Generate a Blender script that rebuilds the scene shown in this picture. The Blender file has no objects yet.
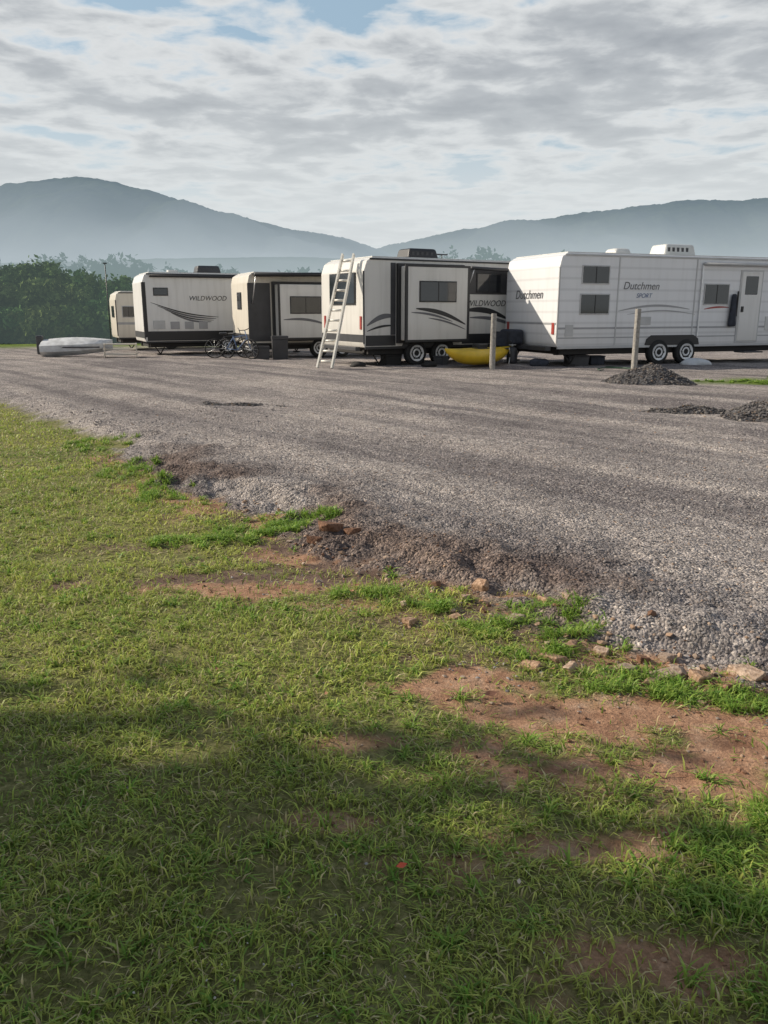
import bpy, bmesh, math, random
import numpy as np
from mathutils import Vector, Matrix
random.seed(7)
rng = np.random.default_rng(11)
scene = bpy.context.scene
COL = scene.collection

# ------------------------------------------------------------------ helpers
def link(o, parent=None):
    COL.objects.link(o)
    if parent is not None:
        o.parent = parent
    return o

def np_mesh(name, V, F, mat=None, col=None, parent=None, smooth=False):
    V = np.asarray(V, dtype=np.float32); F = np.asarray(F, dtype=np.int32)
    me = bpy.data.meshes.new(name)
    k = F.shape[1]
    me.vertices.add(len(V)); me.vertices.foreach_set('co', V.ravel())
    me.loops.add(F.size); me.loops.foreach_set('vertex_index', F.ravel())
    me.polygons.add(len(F)); me.polygons.foreach_set('loop_start', np.arange(0, F.size, k, dtype=np.int32))
    me.polygons.foreach_set('loop_total', np.full(len(F), k, dtype=np.int32))
    me.polygons.foreach_set('use_smooth', np.full(len(F), smooth, dtype=bool))
    me.update(calc_edges=True)
    if col is not None:
        a = me.color_attributes.new('col', 'FLOAT_COLOR', 'POINT')
        c = np.ones((len(V), 4), dtype=np.float32); c[:, :col.shape[1]] = col
        a.data.foreach_set('color', c.ravel())
    if mat: me.materials.append(mat)
    return link(bpy.data.objects.new(name, me), parent)

_tab = rng.random((256, 256))
def vn(x, y, s=0):
    x = np.asarray(x, float) + s * 17.31; y = np.asarray(y, float) + s * 9.77
    xi = np.floor(x).astype(int); yi = np.floor(y).astype(int)
    fx = x - xi; fy = y - yi
    fx = fx * fx * (3 - 2 * fx); fy = fy * fy * (3 - 2 * fy)
    g = lambda a, b: _tab[a & 255, b & 255]
    return (g(xi, yi) * (1 - fx) + g(xi + 1, yi) * fx) * (1 - fy) + (g(xi, yi + 1) * (1 - fx) + g(xi + 1, yi + 1) * fx) * fy
def fbm(x, y, s=0, o=4):
    r = 0; a = .5; t = 0
    for i in range(o):
        r = r + a * vn(x * 2 ** i, y * 2 ** i, s + i); t += a; a *= .5
    return r / t
def sst(a, b, x):
    t = np.clip((x - a) / (b - a), 0, 1); return t * t * (3 - 2 * t)

# ------------------------------------------------------------------ materials
def newmat(name):
    m = bpy.data.materials.new(name); m.use_nodes = True
    nt = m.node_tree; nt.nodes.clear()
    out = nt.nodes.new('ShaderNodeOutputMaterial')
    return m, nt, out
def N(nt, t, **kw):
    n = nt.nodes.new(t)
    for k, v in kw.items(): setattr(n, k, v)
    return n
def mix(nt, f, a, b, mode='MIX'):
    n = nt.nodes.new('ShaderNodeMix'); n.data_type = 'RGBA'; n.blend_type = mode
    for s, v in ((n.inputs[0], f), (n.inputs[6], a), (n.inputs[7], b)):
        if isinstance(v, bpy.types.NodeSocket): nt.links.new(v, s)
        elif isinstance(v, (tuple, list)): s.default_value = (*v[:3], 1)
        else: s.default_value = v
    return n.outputs[2]
def ramp(nt, f, stops, interp='LINEAR'):
    n = nt.nodes.new('ShaderNodeValToRGB'); n.color_ramp.interpolation = interp
    e = n.color_ramp.elements
    while len(e) < len(stops): e.new(.5)
    for i, (p, c) in enumerate(stops):
        e[i].position = p
        e[i].color = (*c, 1) if isinstance(c, (tuple, list)) else (c, c, c, 1)
    nt.links.new(f, n.inputs[0]); return n.outputs[0]
def mth(nt, op, a, b=0.0, clamp=False):
    n = nt.nodes.new('ShaderNodeMath'); n.operation = op; n.use_clamp = clamp
    for s, v in ((n.inputs[0], a), (n.inputs[1], b)):
        if isinstance(v, bpy.types.NodeSocket): nt.links.new(v, s)
        else: s.default_value = v
    return n.outputs[0]
def simple(name, c, rough=.5, metal=0., var=.12, scale=3., spec=.5, bump=0.):
    m, nt, out = newmat(name)
    b = N(nt, 'ShaderNodeBsdfPrincipled')
    b.inputs['Roughness'].default_value = rough; b.inputs['Metallic'].default_value = metal
    b.inputs['Specular IOR Level'].default_value = spec
    tc = N(nt, 'ShaderNodeTexCoord')
    no = N(nt, 'ShaderNodeTexNoise'); no.inputs['Scale'].default_value = scale; no.inputs['Detail'].default_value = 6
    nt.links.new(tc.outputs['Object'], no.inputs['Vector'])
    dk = tuple(x * (1 - var) for x in c); lt = tuple(min(1, x * (1 + var * .5)) for x in c)
    nt.links.new(ramp(nt, no.outputs[0], [(.3, dk), (.7, lt)]), b.inputs['Base Color'])
    if bump:
        bp = N(nt, 'ShaderNodeBump'); bp.inputs['Strength'].default_value = bump; bp.inputs['Distance'].default_value = .01
        nt.links.new(no.outputs[0], bp.inputs['Height']); nt.links.new(bp.outputs[0], b.inputs['Normal'])
    nt.links.new(b.outputs[0], out.inputs[0])
    return m
def siding(name, c, ribs=0., dirt=.35):
    m, nt, out = newmat(name)
    b = N(nt, 'ShaderNodeBsdfPrincipled'); b.inputs['Roughness'].default_value = .32
    tc = N(nt, 'ShaderNodeTexCoord')
    mp = N(nt, 'ShaderNodeMapping'); mp.inputs['Scale'].default_value = (5, 5, .45)
    nt.links.new(tc.outputs['Object'], mp.inputs['Vector'])
    no = N(nt, 'ShaderNodeTexNoise'); no.inputs['Scale'].default_value = 1.3; no.inputs['Detail'].default_value = 8
    nt.links.new(mp.outputs[0], no.inputs['Vector'])
    n2 = N(nt, 'ShaderNodeTexNoise'); n2.inputs['Scale'].default_value = 1.7; n2.inputs['Detail'].default_value = 5
    nt.links.new(tc.outputs['Object'], n2.inputs['Vector'])
    f = mth(nt, 'MULTIPLY', ramp(nt, no.outputs[0], [(.48, 0.), (.8, 1.)]), dirt)
    cc = mix(nt, f, c, (c[0] * .5, c[1] * .48, c[2] * .44))
    cc = mix(nt, mth(nt, 'MULTIPLY', n2.outputs[0], .18), cc, (c[0] * .75, c[1] * .76, c[2] * .8))
    sp = N(nt, 'ShaderNodeSeparateXYZ'); nt.links.new(tc.outputs['Object'], sp.inputs[0])
    low = ramp(nt, mth(nt, 'DIVIDE', sp.outputs[2], 3.), [(.18, 1.), (.42, 0.)])
    cc = mix(nt, mth(nt, 'MULTIPLY', low, .25), cc, (.33, .28, .22))
    if ribs:
        w = N(nt, 'ShaderNodeTexWave', wave_type='BANDS', bands_direction='Z'); w.inputs['Scale'].default_value = ribs
        nt.links.new(tc.outputs['Object'], w.inputs['Vector'])
        cc = mix(nt, 1., cc, ramp(nt, w.outputs[1], [(.0, .86), (.2, 1.)]), 'MULTIPLY')
    else:
        bp = N(nt, 'ShaderNodeBump'); bp.inputs['Distance'].default_value = .01
        bp.inputs['Strength'].default_value = .12; nt.links.new(n2.outputs[0], bp.inputs['Height'])
        nt.links.new(bp.outputs[0], b.inputs['Normal'])
    nt.links.new(cc, b.inputs['Base Color'])
    nt.links.new(b.outputs[0], out.inputs[0])
    return m
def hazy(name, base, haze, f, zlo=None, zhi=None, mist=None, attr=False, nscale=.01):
    """surface as if seen through air: diffuse + air light painted on as emission, mistier at low altitude (world height)."""
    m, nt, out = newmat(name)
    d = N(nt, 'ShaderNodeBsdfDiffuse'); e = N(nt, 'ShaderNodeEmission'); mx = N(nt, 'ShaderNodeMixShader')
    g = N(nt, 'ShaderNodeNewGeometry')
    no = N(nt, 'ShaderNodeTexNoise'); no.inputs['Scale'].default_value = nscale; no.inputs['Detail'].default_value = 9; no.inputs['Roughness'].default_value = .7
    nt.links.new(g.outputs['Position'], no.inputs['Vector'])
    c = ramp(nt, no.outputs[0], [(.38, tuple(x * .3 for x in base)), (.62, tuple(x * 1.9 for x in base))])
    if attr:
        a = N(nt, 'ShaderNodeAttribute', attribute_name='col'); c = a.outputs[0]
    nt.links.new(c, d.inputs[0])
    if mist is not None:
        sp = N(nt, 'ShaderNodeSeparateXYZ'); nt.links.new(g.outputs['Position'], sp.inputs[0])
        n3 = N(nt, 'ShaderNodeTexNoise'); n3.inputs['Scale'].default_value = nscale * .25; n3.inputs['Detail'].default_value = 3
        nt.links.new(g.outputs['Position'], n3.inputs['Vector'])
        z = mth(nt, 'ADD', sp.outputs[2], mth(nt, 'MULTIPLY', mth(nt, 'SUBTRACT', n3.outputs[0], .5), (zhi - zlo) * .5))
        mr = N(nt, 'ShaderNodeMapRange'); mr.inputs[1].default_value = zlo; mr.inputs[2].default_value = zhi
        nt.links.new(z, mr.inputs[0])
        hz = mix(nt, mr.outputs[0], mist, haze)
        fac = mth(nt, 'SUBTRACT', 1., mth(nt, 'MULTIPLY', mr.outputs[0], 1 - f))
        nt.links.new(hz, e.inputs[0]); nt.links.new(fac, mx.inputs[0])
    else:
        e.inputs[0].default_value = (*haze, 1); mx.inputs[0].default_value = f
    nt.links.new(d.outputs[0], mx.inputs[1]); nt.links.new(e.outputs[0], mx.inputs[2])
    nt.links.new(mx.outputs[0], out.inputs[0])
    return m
def attrmat(name, rough=.8, transl=0., bump=0.):
    m, nt, out = newmat(name)
    a = N(nt, 'ShaderNodeAttribute', attribute_name='col')
    b = N(nt, 'ShaderNodeBsdfPrincipled'); b.inputs['Roughness'].default_value = rough
    b.inputs['Specular IOR Level'].default_value = .3
    c = a.outputs[0]
    if bump:
        g = N(nt, 'ShaderNodeNewGeometry')
        no = N(nt, 'ShaderNodeTexNoise'); no.inputs['Scale'].default_value = 55; no.inputs['Detail'].default_value = 6
        nt.links.new(g.outputs['Position'], no.inputs['Vector'])
        c = mix(nt, 1., c, ramp(nt, no.outputs[0], [(.3, (.5, .42, .36)), (.7, (1.2, 1.2, 1.2))]), 'MULTIPLY')
        bp = N(nt, 'ShaderNodeBump'); bp.inputs['Strength'].default_value = bump; bp.inputs['Distance'].default_value = .012
        nt.links.new(no.outputs[0], bp.inputs['Height']); nt.links.new(bp.outputs[0], b.inputs['Normal'])
    nt.links.new(c, b.inputs['Base Color'])
    if transl:
        t = N(nt, 'ShaderNodeBsdfTranslucent'); nt.links.new(c, t.inputs[0])
        mx = N(nt, 'ShaderNodeMixShader'); mx.inputs[0].default_value = transl
        nt.links.new(b.outputs[0], mx.inputs[1]); nt.links.new(t.outputs[0], mx.inputs[2])
        nt.links.new(mx.outputs[0], out.inputs[0])
    else: nt.links.new(b.outputs[0], out.inputs[0])
    return m

M_white = siding('white_fibreglass', (.76, .75, .73))
M_cream = siding('cream_fibreglass', (.70, .65, .56))
M_grey = siding('greige_fibreglass', (.70, .68, .64))
M_rib = siding('ribbed_aluminium_siding', (.80, .80, .81), ribs=1.1, dirt=.18)
M_black = simple('black_trim', (.02, .02, .022), .4)
M_dgrey = simple('dark_grey_panel', (.05, .05, .055), .45, var=.3)
M_under = simple('underbody', (.02, .018, .017), .8)
M_glass = simple('tinted_window_glass', (.012, .014, .017), .06, var=.3, spec=.9)
M_frame = simple('window_frame', (.5, .5, .5), .35)
M_rubber = simple('tyre_rubber', (.022, .022, .022), .85, var=.3, scale=9)
M_rim = simple('wheel_rim', (.75, .75, .75), .35, .1)
M_alu = simple('aluminium', (.72, .73, .74), .32, .6, scale=6)
M_ladder = simple('ladder_metal', (.74, .71, .64), .45, .1)
M_acw = simple('ac_plastic', (.62, .62, .60), .5)
M_acb = simple('ac_black_plastic', (.025, .025, .028), .5)
M_decal = simple('decal_grey', (.13, .13, .14), .35)
M_decall = simple('decal_light_grey', (.36, .36, .37), .35)
M_red = simple('decal_red', (.35, .05, .04), .4)
M_blue = simple('decal_blue', (.10, .16, .30), .4)
M_wood = simple('weathered_wood', (.34, .32, .29), .85, var=.4, scale=14, bump=.5)
M_yellow = simple('yellow_plastic', (.70, .47, .03), .4, var=.2)
M_tarp = simple('tarp_fabric', (.60, .61, .62), .8, var=.3, scale=4, bump=.6)
M_navy = simple('dark_fabric', (.035, .04, .055), .85, var=.4, scale=8, bump=.5)
M_bark = simple('bark', (.10, .075, .055), .9, var=.5, scale=9, bump=.8)
M_bag = simple('white_plastic_bag', (.6, .62, .64), .5, scale=8, bump=.6)
M_green = simple('green_plastic', (.03, .07, .04), .5)

# ------------------------------------------------------------------ mesh parts
def bmobj(name, bm, mat, parent=None, smooth=False):
    me = bpy.data.meshes.new(name); bm.normal_update(); bm.to_mesh(me); bm.free()
    if mat: me.materials.append(mat)
    if smooth:
        for p in me.polygons: p.use_smooth = True
    return link(bpy.data.objects.new(name, me), parent)
def box(name, x0, x1, y0, y1, z0, z1, mat, parent=None, bev=.0, seg=2, taper=None):
    bm = bmesh.new()
    bmesh.ops.create_cube(bm, size=1)
    for v in bm.verts:
        v.co = Vector((x0 if v.co.x < 0 else x1, y0 if v.co.y < 0 else y1, z0 if v.co.z < 0 else z1))
    if taper:
        cx, cy = (x0 + x1) / 2, (y0 + y1) / 2
        for v in bm.verts:
            if v.co.z > (z0 + z1) / 2:
                v.co.x = cx + (v.co.x - cx) * taper; v.co.y = cy + (v.co.y - cy) * taper
    if bev: bmesh.ops.bevel(bm, geom=bm.edges[:], offset=bev, segments=seg, affect='EDGES', profile=.5)
    return bmobj(name, bm, mat, parent)
def prism(name, pts, y0, y1, mat, parent=None, bev=0.):
    bm = bmesh.new()
    a = [bm.verts.new((x, y0, z)) for x, z in pts]; b = [bm.verts.new((x, y1, z)) for x, z in pts]
    bm.faces.new(a); bm.faces.new(b[::-1])
    n = len(pts)
    for i in range(n): bm.faces.new((a[i], b[i], b[(i + 1) % n], a[(i + 1) % n]))
    bmesh.ops.recalc_face_normals(bm, faces=bm.faces[:])
    if bev: bmesh.ops.bevel(bm, geom=bm.edges[:], offset=bev, segments=2, affect='EDGES', profile=.5)
    return bmobj(name, bm, mat, parent)
def tube(name, pts, r, mat, parent=None, n=8, r2=None):
    bm = bmesh.new(); pts = [Vector(p) for p in pts]
    rings = []
    for i, p in enumerate(pts):
        d = (pts[min(i + 1, len(pts) - 1)] - pts[max(i - 1, 0)]).normalized()
        q = d.to_track_quat('Z', 'Y'); rr = r if r2 is None else r + (r2 - r) * i / (len(pts) - 1)
        rings.append([bm.verts.new(p + q @ Vector((rr * math.cos(k * 2 * math.pi / n), rr * math.sin(k * 2 * math.pi / n), 0))) for k in range(n)])
    for a, b in zip(rings, rings[1:]):
        for k in range(n): bm.faces.new((a[k], a[(k + 1) % n], b[(k + 1) % n], b[k]))
    bm.faces.new(rings[0][::-1]); bm.faces.new(rings[-1])
    return bmobj(name, bm, mat, parent, smooth=True)
def lathe_y(name, prof, mat, parent, loc, n=28):
    bm = bmesh.new(); rings = []
    for r, y in prof:
        rings.append([bm.verts.new((loc[0] + r * math.cos(k * 2 * math.pi / n), loc[1] + y, loc[2] + r * math.sin(k * 2 * math.pi / n))) for k in range(n)])
    for a, b in zip(rings, rings[1:]):
        for k in range(n): bm.faces.new((a[k], a[(k + 1) % n], b[(k + 1) % n], b[k]))
    bm.faces.new(rings[0]); bm.faces.new(rings[-1][::-1])
    bmesh.ops.recalc_face_normals(bm, faces=bm.faces[:])
    return bmobj(name, bm, mat, parent, smooth=False)
def swoosh(name, x0, x1, z0, z1, bow, th, mat, parent, y=-.006, n=18):
    bm = bmesh.new(); up = []; lo = []
    for i in range(n + 1):
        t = i / n; x = x0 + (x1 - x0) * t; z = z0 + (z1 - z0) * t + bow * math.sin(math.pi * t)
        w = th * math.sin(math.pi * min(1, t * .92 + .04)) ** .7
        up.append(bm.verts.new((x, y, z + w / 2))); lo.append(bm.verts.new((x, y, z - w / 2)))
    for i in range(n): bm.faces.new((lo[i], lo[i + 1], up[i + 1], up[i]))
    return bmobj(name, bm, mat, parent)
def text(name, s, x, z, size, mat, parent, y=-.008, rotz=0., shear=.25):
    c = bpy.data.curves.new(name, 'FONT'); c.body = s; c.size = size; c.shear = shear; c.extrude = .001
    c.materials.append(mat)
    o = bpy.data.objects.new(name, c); link(o, parent)
    o.location = (x, y, z); o.rotation_euler = (math.pi / 2, 0, rotz)
    return o
def empty(name, loc, rz=0.):
    o = bpy.data.objects.new(name, None); o.empty_display_size = .3
    o.location = loc; o.rotation_euler = (0, 0, rz); return link(o)
def window(parent, x0, x1, z0, z1, y=0., mull=1, name='window', fm=None):
    box(name + '_frame', x0, x1, y - .022, y + .01, z0, z1, fm or M_frame, parent, .008)
    box(name + '_glass', x0 + .03, x1 - .03, y - .028, y + .0, z0 + .03, z1 - .03, M_glass, parent, .004)
    for i in range(mull):
        xm = x0 + (x1 - x0) * (i + 1) / (mull + 1)
        box(name + '_mullion', xm - .012, xm + .012, y - .034, y - .018, z0 + .03, z1 - .03, M_black, parent)
def window_end(parent, y0, y1, z0, z1, x=0.):
    box('end_window_frame', x - .022, x + .01, y0, y1, z0, z1, M_black, parent, .008)
    box('end_window_glass', x - .03, x, y0 + .035, y1 - .035, z0 + .035, z1 - .035, M_glass, parent, .004)
def wheel(parent, x, y, r=.34, w=.2):
    lathe_y('tyre', [(r * .62, 0), (r * .92, 0), (r, .03), (r, w - .03), (r * .92, w), (r * .62, w)], M_rubber, parent, (x, y, r))
    lathe_y('rim', [(.05, .05), (.06, .02), (r * .3, .0), (r * .42, .02), (r * .58, .0), (r * .66, -.012), (r * .66, .1)], M_rim, parent, (x, y - .012, r))
    for k in range(6):
        a = k * math.pi / 3
        lathe_y('rim_hole', [(.001, 0), (.026, 0), (.026, .02)], M_black, parent, (x + r * .46 * math.cos(a), y - .012, r + r * .46 * math.sin(a)), 10)
def ac_unit(parent, x, y, z, mat, l=1.0, w=.7, h=.3):
    box('roof_ac', x, x + l, y, y + w, z, z + h, mat, parent, .07, 3, taper=.86)
    for i in range(5): box('ac_louvre', x + .12 + i * .16, x + .2 + i * .16, y + .02, y + .05, z + .09, z + h - .1, M_dgrey, parent)
    box('ac_base', x + .1, x + l - .1, y + .1, y + w - .1, z - .05, z + .02, M_dgrey, parent)

# ------------------------------------------------------------------ terrain
BND = np.array([(-400, 300), (-40, 42), (-16, 24), (-10, 17.5), (-6.4, 13.4), (-3.75, 10.4), (-2.6, 8.3), (-1.95, 7.2), (-.85, 6.15), (-.55, 5.3), (.1, 4.6), (.45, 4.35), (.9, 3.75), (1.35, 3.4), (1.75, 3.2), (2.5, 2.6), (4, 1.8), (8, .5), (20, -3), (300, -60)], float)
def sdist(x, y):
    d = np.full(np.shape(x), 1e9)
    for (ax, ay), (bx, by) in zip(BND[:-1], BND[1:]):
        vx, vy = bx - ax, by - ay
        t = np.clip(((x - ax) * vx + (y - ay) * vy) / (vx * vx + vy * vy), 0, 1)
        d = np.minimum(d, np.hypot(x - ax - t * vx, y - ay - t * vy))
    return np.where(y > np.interp(x, BND[:, 0], BND[:, 1]), d, -d)
def sd2(x, y):
    s = sdist(x, y)
    return s + (fbm(x * 1.5, y * 1.5, 3) - .5) * .7 + (fbm(x * 6, y * 6, 5) - .5) * .3
def ground_z(x, y):
    x = np.asarray(x, float); y = np.asarray(y, float)
    s = sd2(x, y)
    z = .11 * sst(-.05, .5, s)
    near = np.exp(-(s - .4) ** 2 / .12) * (s > -.3)
    lump = sst(-.3, .05, s) * (1 - sst(.8, 2.0, s))
    k = .6 - .25 * sst(5.5, 8, y)
    z = z + k * (near * (fbm(x * 2.3, y * 2.3, 8) - .40) * .26 + lump * ((fbm(x * 4, y * 4, 12) - .5) * .15 + (fbm(x * 13, y * 13, 14, 3) - .5) * .05))
    q = x * .766 + y * .643; p = -x * .643 + y * .766
    z = z + sst(.5, 2, s) * ((fbm(x * .8, y * .8, 20) - .5) * .05 + (fbm(x * 4, y * 4, 22, 3) - .5) * .018 + (fbm(q * 1.3, p * .13, 21, 3) - .5) * .12) * (y < 60)
    z = z + (1 - sst(-.3, .3, s)) * ((fbm(x * .9, y * .9, 25) - .5) * .05 + (fbm(x * 6, y * 6, 26) - .5) * .03) * (y < 60)
    z = z - .27 * sst(22.5, 33, y) - .35 * sst(36, 60, y)
    return z
PATCH = [  # cx, cy, rx, ry, strength, kind(1=orange,2=mud)
    (-.85, 4.65, .95, .28, 1.1, 2), (-.2, 4.95, .7, .38, 1.0, 2), (-.9, 4.4, .6, .13, .95, 1), (.42, 3.22, .5, .15, 1.0, 1), (1.1, 2.62, .6, .27, 1.05, 1),
    (1.35, 2.95, .9, .26, 1.05, 1), (.7, 1.66, .32, .12, .9, 1), (.66, 2.12, .25, .07, .85, 1), (-.17, 2.26, .18, .05, .75, 1),
    (-.1, 2.75, .22, .07, .7, 1), (1.9, 2.5, .5, .4, .9, 1), (-1.7, 5.3, .5, .12, .7, 2), (.95, 1.45, .28, .12, .75, 1), (.75, 3.05, .7, .14, .85, 1), (.25, 2.05, .25, .06, .55, 1), (.8, 3.5, .6, .13, .9, 2), (.2, 3.95, .5, .12, .7, 2), (-.5, 5.15, .4, .35, 1., 2), (1.3, 2.42, .3, .1, .8, 1), (-.3, 4.15, .4, .08, .6, 1)]
def patches(x, y):
    o = np.zeros(np.shape(x)); m = np.zeros(np.shape(x))
    n = fbm(x * 4, y * 6, 31) - .5; n2 = fbm(x * 18, y * 18, 33, 3) - .5
    for cx, cy, rx, ry, st, k in PATCH:
        r = np.hypot((x - cx) / rx, (y - cy) / ry)
        v = st * sst(1.25, .55, r + n * 2.2 + n2 * 1.3)
        if k == 1: o = np.maximum(o, v)
        else: m = np.maximum(m, v)
    return np.minimum(o, 1), np.minimum(m, 1)
def lipf(x, y, s):   # berm's brown soil and its shaded side, darkened into the gravel colour
    return np.exp(-((s - .3) / .45) ** 2) * sst(.36, .6, fbm(x * 1.8, y * 1.8, 47)) * (y < 9)

def axis(lo, fa, fb, hi, step, gr):
    mid = list(np.arange(fa, fb, step)); l = [fa]; s = step
    while l[-1] > lo: s *= gr; l.append(l[-1] - s)
    r = [mid[-1]]; s = step
    while r[-1] < hi: s *= gr; r.append(r[-1] + s)
    return np.array(l[1:][::-1] + mid + r[1:])
xs = axis(-7000, -3.0, 3.6, 7000, .028, 1.045); ys = axis(-200, 1.2, 7.2, 7000, .028, 1.045)
GX, GY = np.meshgrid(xs, ys); gx = GX.ravel(); gy = GY.ravel()
gz = ground_z(gx, gy)
nx = len(xs); ny = len(ys)
i = np.arange(ny - 1)[:, None] * nx + np.arange(nx - 1)[None, :]
F = np.stack([i, i + 1, i + nx + 1, i + nx], -1).reshape(-1, 4)
s_ = sd2(gx, gy); o_, m_ = patches(gx, gy)
edge = np.exp(-((s_ + .12) / .24) ** 2) * .95 * (gy < 9)
farg = sst(36, 44, gy + (fbm(gx * .1, gy * .1, 40) - .5) * 12)
r_ = np.hypot((gx - 7.9) / 1.6, (gy - 17.3) / .6); farg = np.maximum(farg, sst(1.2, .6, r_ + (fbm(gx * 2, gy * 2, 44) - .5)))
colr = np.stack([sst(-.06, .1, s_), np.maximum(o_, edge * (fbm(gx * 3, gy * 3, 41) > .47)), np.maximum(m_, edge), farg], -1)

m, nt, out = newmat('ground_gravel_soil')
at = N(nt, 'ShaderNodeAttribute', attribute_name='col'); sp = N(nt, 'ShaderNodeSeparateColor'); nt.links.new(at.outputs[0], sp.inputs[0])
at2 = N(nt, 'ShaderNodeAttribute', attribute_name='lip')
geo = N(nt, 'ShaderNodeNewGeometry'); P = geo.outputs['Position']
def noise(sc, det=5, rough=.55, vec=None):
    n = N(nt, 'ShaderNodeTexNoise'); n.inputs['Scale'].default_value = sc; n.inputs['Detail'].default_value = det; n.inputs['Roughness'].default_value = rough
    nt.links.new(vec or P, n.inputs['Vector']); return n.outputs[0]
vo = N(nt, 'ShaderNodeTexVoronoi'); vo.inputs['Scale'].default_value = 66; nt.links.new(P, vo.inputs['Vector'])
v2 = N(nt, 'ShaderNodeTexVoronoi'); v2.inputs['Scale'].default_value = 30; nt.links.new(P, v2.inputs['Vector'])
sc1 = N(nt, 'ShaderNodeSeparateColor'); nt.links.new(vo.outputs['Color'], sc1.inputs[0])
sc2 = N(nt, 'ShaderNodeSeparateColor'); nt.links.new(v2.outputs['Color'], sc2.inputs[0])
g1 = ramp(nt, sc1.outputs[0], [(0, (.14, .126, .124)), (.35, (.275, .252, .247)), (.75, (.375, .343, .33)), (1, (.54, .49, .45))])
g2 = ramp(nt, sc2.outputs[1], [(0, .7), (.8, 1.05), (1, 1.3)])
gc = mix(nt, .8, g1, g2, 'MULTIPLY')
mp = N(nt, 'ShaderNodeMapping', vector_type='TEXTURE'); mp.inputs['Rotation'].default_value = (0, 0, math.radians(-50)); mp.inputs['Scale'].default_value = (9, .7, 1)
nt.links.new(P, mp.inputs['Vector'])
gc = mix(nt, 1., gc, ramp(nt, noise(1.0, 4, .55, mp.outputs[0]), [(.38, (.68, .665, .675)), (.48, (.95, .94, .93)), (.6, (1.26, 1.23, 1.18))]), 'MULTIPLY')
gc = mix(nt, 1., gc, ramp(nt, noise(.6, 5, .65), [(.35, (.80, .79, .80)), (.6, (1.12, 1.11, 1.1))]), 'MULTIPLY')
gc = mix(nt, 1., gc, ramp(nt, noise(7, 6, .8), [(.3, .66), (.65, 1.22)]), 'MULTIPLY')
gc = mix(nt, mth(nt, 'MULTIPLY', at2.outputs['Fac'], .85), gc, mix(nt, 1., gc, (.44, .35, .31), 'MULTIPLY'))
oc = mix(nt, 1., ramp(nt, noise(6, 6, .7), [(.3, (.25, .125, .075)), (.55, (.46, .27, .17)), (.75, (.58, .42, .30))]), ramp(nt, noise(70, 5, .7), [(.3, .6), (.7, 1.25)]), 'MULTIPLY')
mc = mix(nt, 1., ramp(nt, noise(5, 6, .7), [(.35, (.12, .078, .06)), (.6, (.25, .17, .13)), (.8, (.36, .22, .145))]), ramp(nt, noise(60, 5, .7), [(.3, .55), (.7, 1.2)]), 'MULTIPLY')
tc_ = ramp(nt, noise(30, 6, .75), [(.3, (.06, .065, .022)), (.5, (.19, .185, .07)), (.7, (.36, .33, .15))])
fg = ramp(nt, noise(.5, 6, .7), [(.3, (.08, .14, .02)), (.7, (.22, .28, .06))])
c = mix(nt, sp.outputs[2], tc_, mc); c = mix(nt, sp.outputs[1], c, oc); c = mix(nt, sp.outputs[0], c, gc)
c = mix(nt, at.outputs['Alpha'], c, fg)
b = N(nt, 'ShaderNodeBsdfPrincipled'); b.inputs['Roughness'].default_value = .95; b.inputs['Specular IOR Level'].default_value = .15
nt.links.new(c, b.inputs['Base Color'])
hg = mth(nt, 'ADD', mth(nt, 'MULTIPLY', vo.outputs['Distance'], -1.0), mth(nt, 'MULTIPLY', v2.outputs['Distance'], -1.1))
hgt = mth(nt, 'ADD', mth(nt, 'MULTIPLY', hg, sp.outputs[0]), mth(nt, 'ADD', noise(14, 6, .8), mth(nt, 'MULTIPLY', noise(90, 3, .6), .35)))
bp = N(nt, 'ShaderNodeBump'); bp.inputs['Strength'].default_value = .85; bp.inputs['Distance'].default_value = .018
nt.links.new(hgt, bp.inputs['Height']); nt.links.new(bp.outputs[0], b.inputs['Normal'])
nt.links.new(b.outputs[0], out.inputs[0]); M_ground = m
go = np_mesh('ground', np.stack([gx, gy, gz], -1), F, M_ground, colr, smooth=True)
la = go.data.attributes.new('lip', 'FLOAT', 'POINT'); la.data.foreach_set('value', lipf(gx, gy, s_).astype(np.float32))

# ------------------------------------------------------------------ loose gravel (one object)
def ico():
    bm = bmesh.new(); bmesh.ops.create_icosphere(bm, subdivisions=1, radius=1)
    V = np.array([v.co[:] for v in bm.verts]); Fc = np.array([[v.index for v in f.verts] for f in bm.faces]); bm.free(); return V, Fc
IV, IF = ico()
def stones(name, px, py, pz, size, cols, mat, flat=.6):
    n = len(px)
    V = IV[None] * (1 + (rng.random((n, 12, 1)) - .5) * .75)
    V = V * size[:, None, None] * np.stack([np.ones(n), .6 + .5 * rng.random(n), flat * (.5 + .6 * rng.random(n))], -1)[:, None, :]
    a = rng.random(n) * 6.283; t = (rng.random(n) - .5) * 1.2
    x, y, z = V[..., 0], V[..., 1], V[..., 2]
    y, z = y * np.cos(t)[:, None] - z * np.sin(t)[:, None], y * np.sin(t)[:, None] + z * np.cos(t)[:, None]
    x, y = x * np.cos(a)[:, None] - y * np.sin(a)[:, None], x * np.sin(a)[:, None] + y * np.cos(a)[:, None]
    V = np.stack([x + px[:, None], y + py[:, None], z + pz[:, None]], -1).reshape(-1, 3)
    Fc = (IF[None] + (np.arange(n) * 12)[:, None, None]).reshape(-1, 3)
    return np_mesh(name, V, Fc, mat, np.repeat(cols, 12, 0))
def gcols(n):
    base = np.array([(.16, .145, .145), (.26, .238, .233), (.32, .295, .285), (.38, .35, .33), (.50, .455, .41), (.34, .25, .19)])
    k = rng.choice(6, n, p=[.16, .29, .28, .16, .04, .07])
    return base[k] * (.85 + .3 * rng.random((n, 1)))
PX = []; PY = []; PS = []
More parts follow.
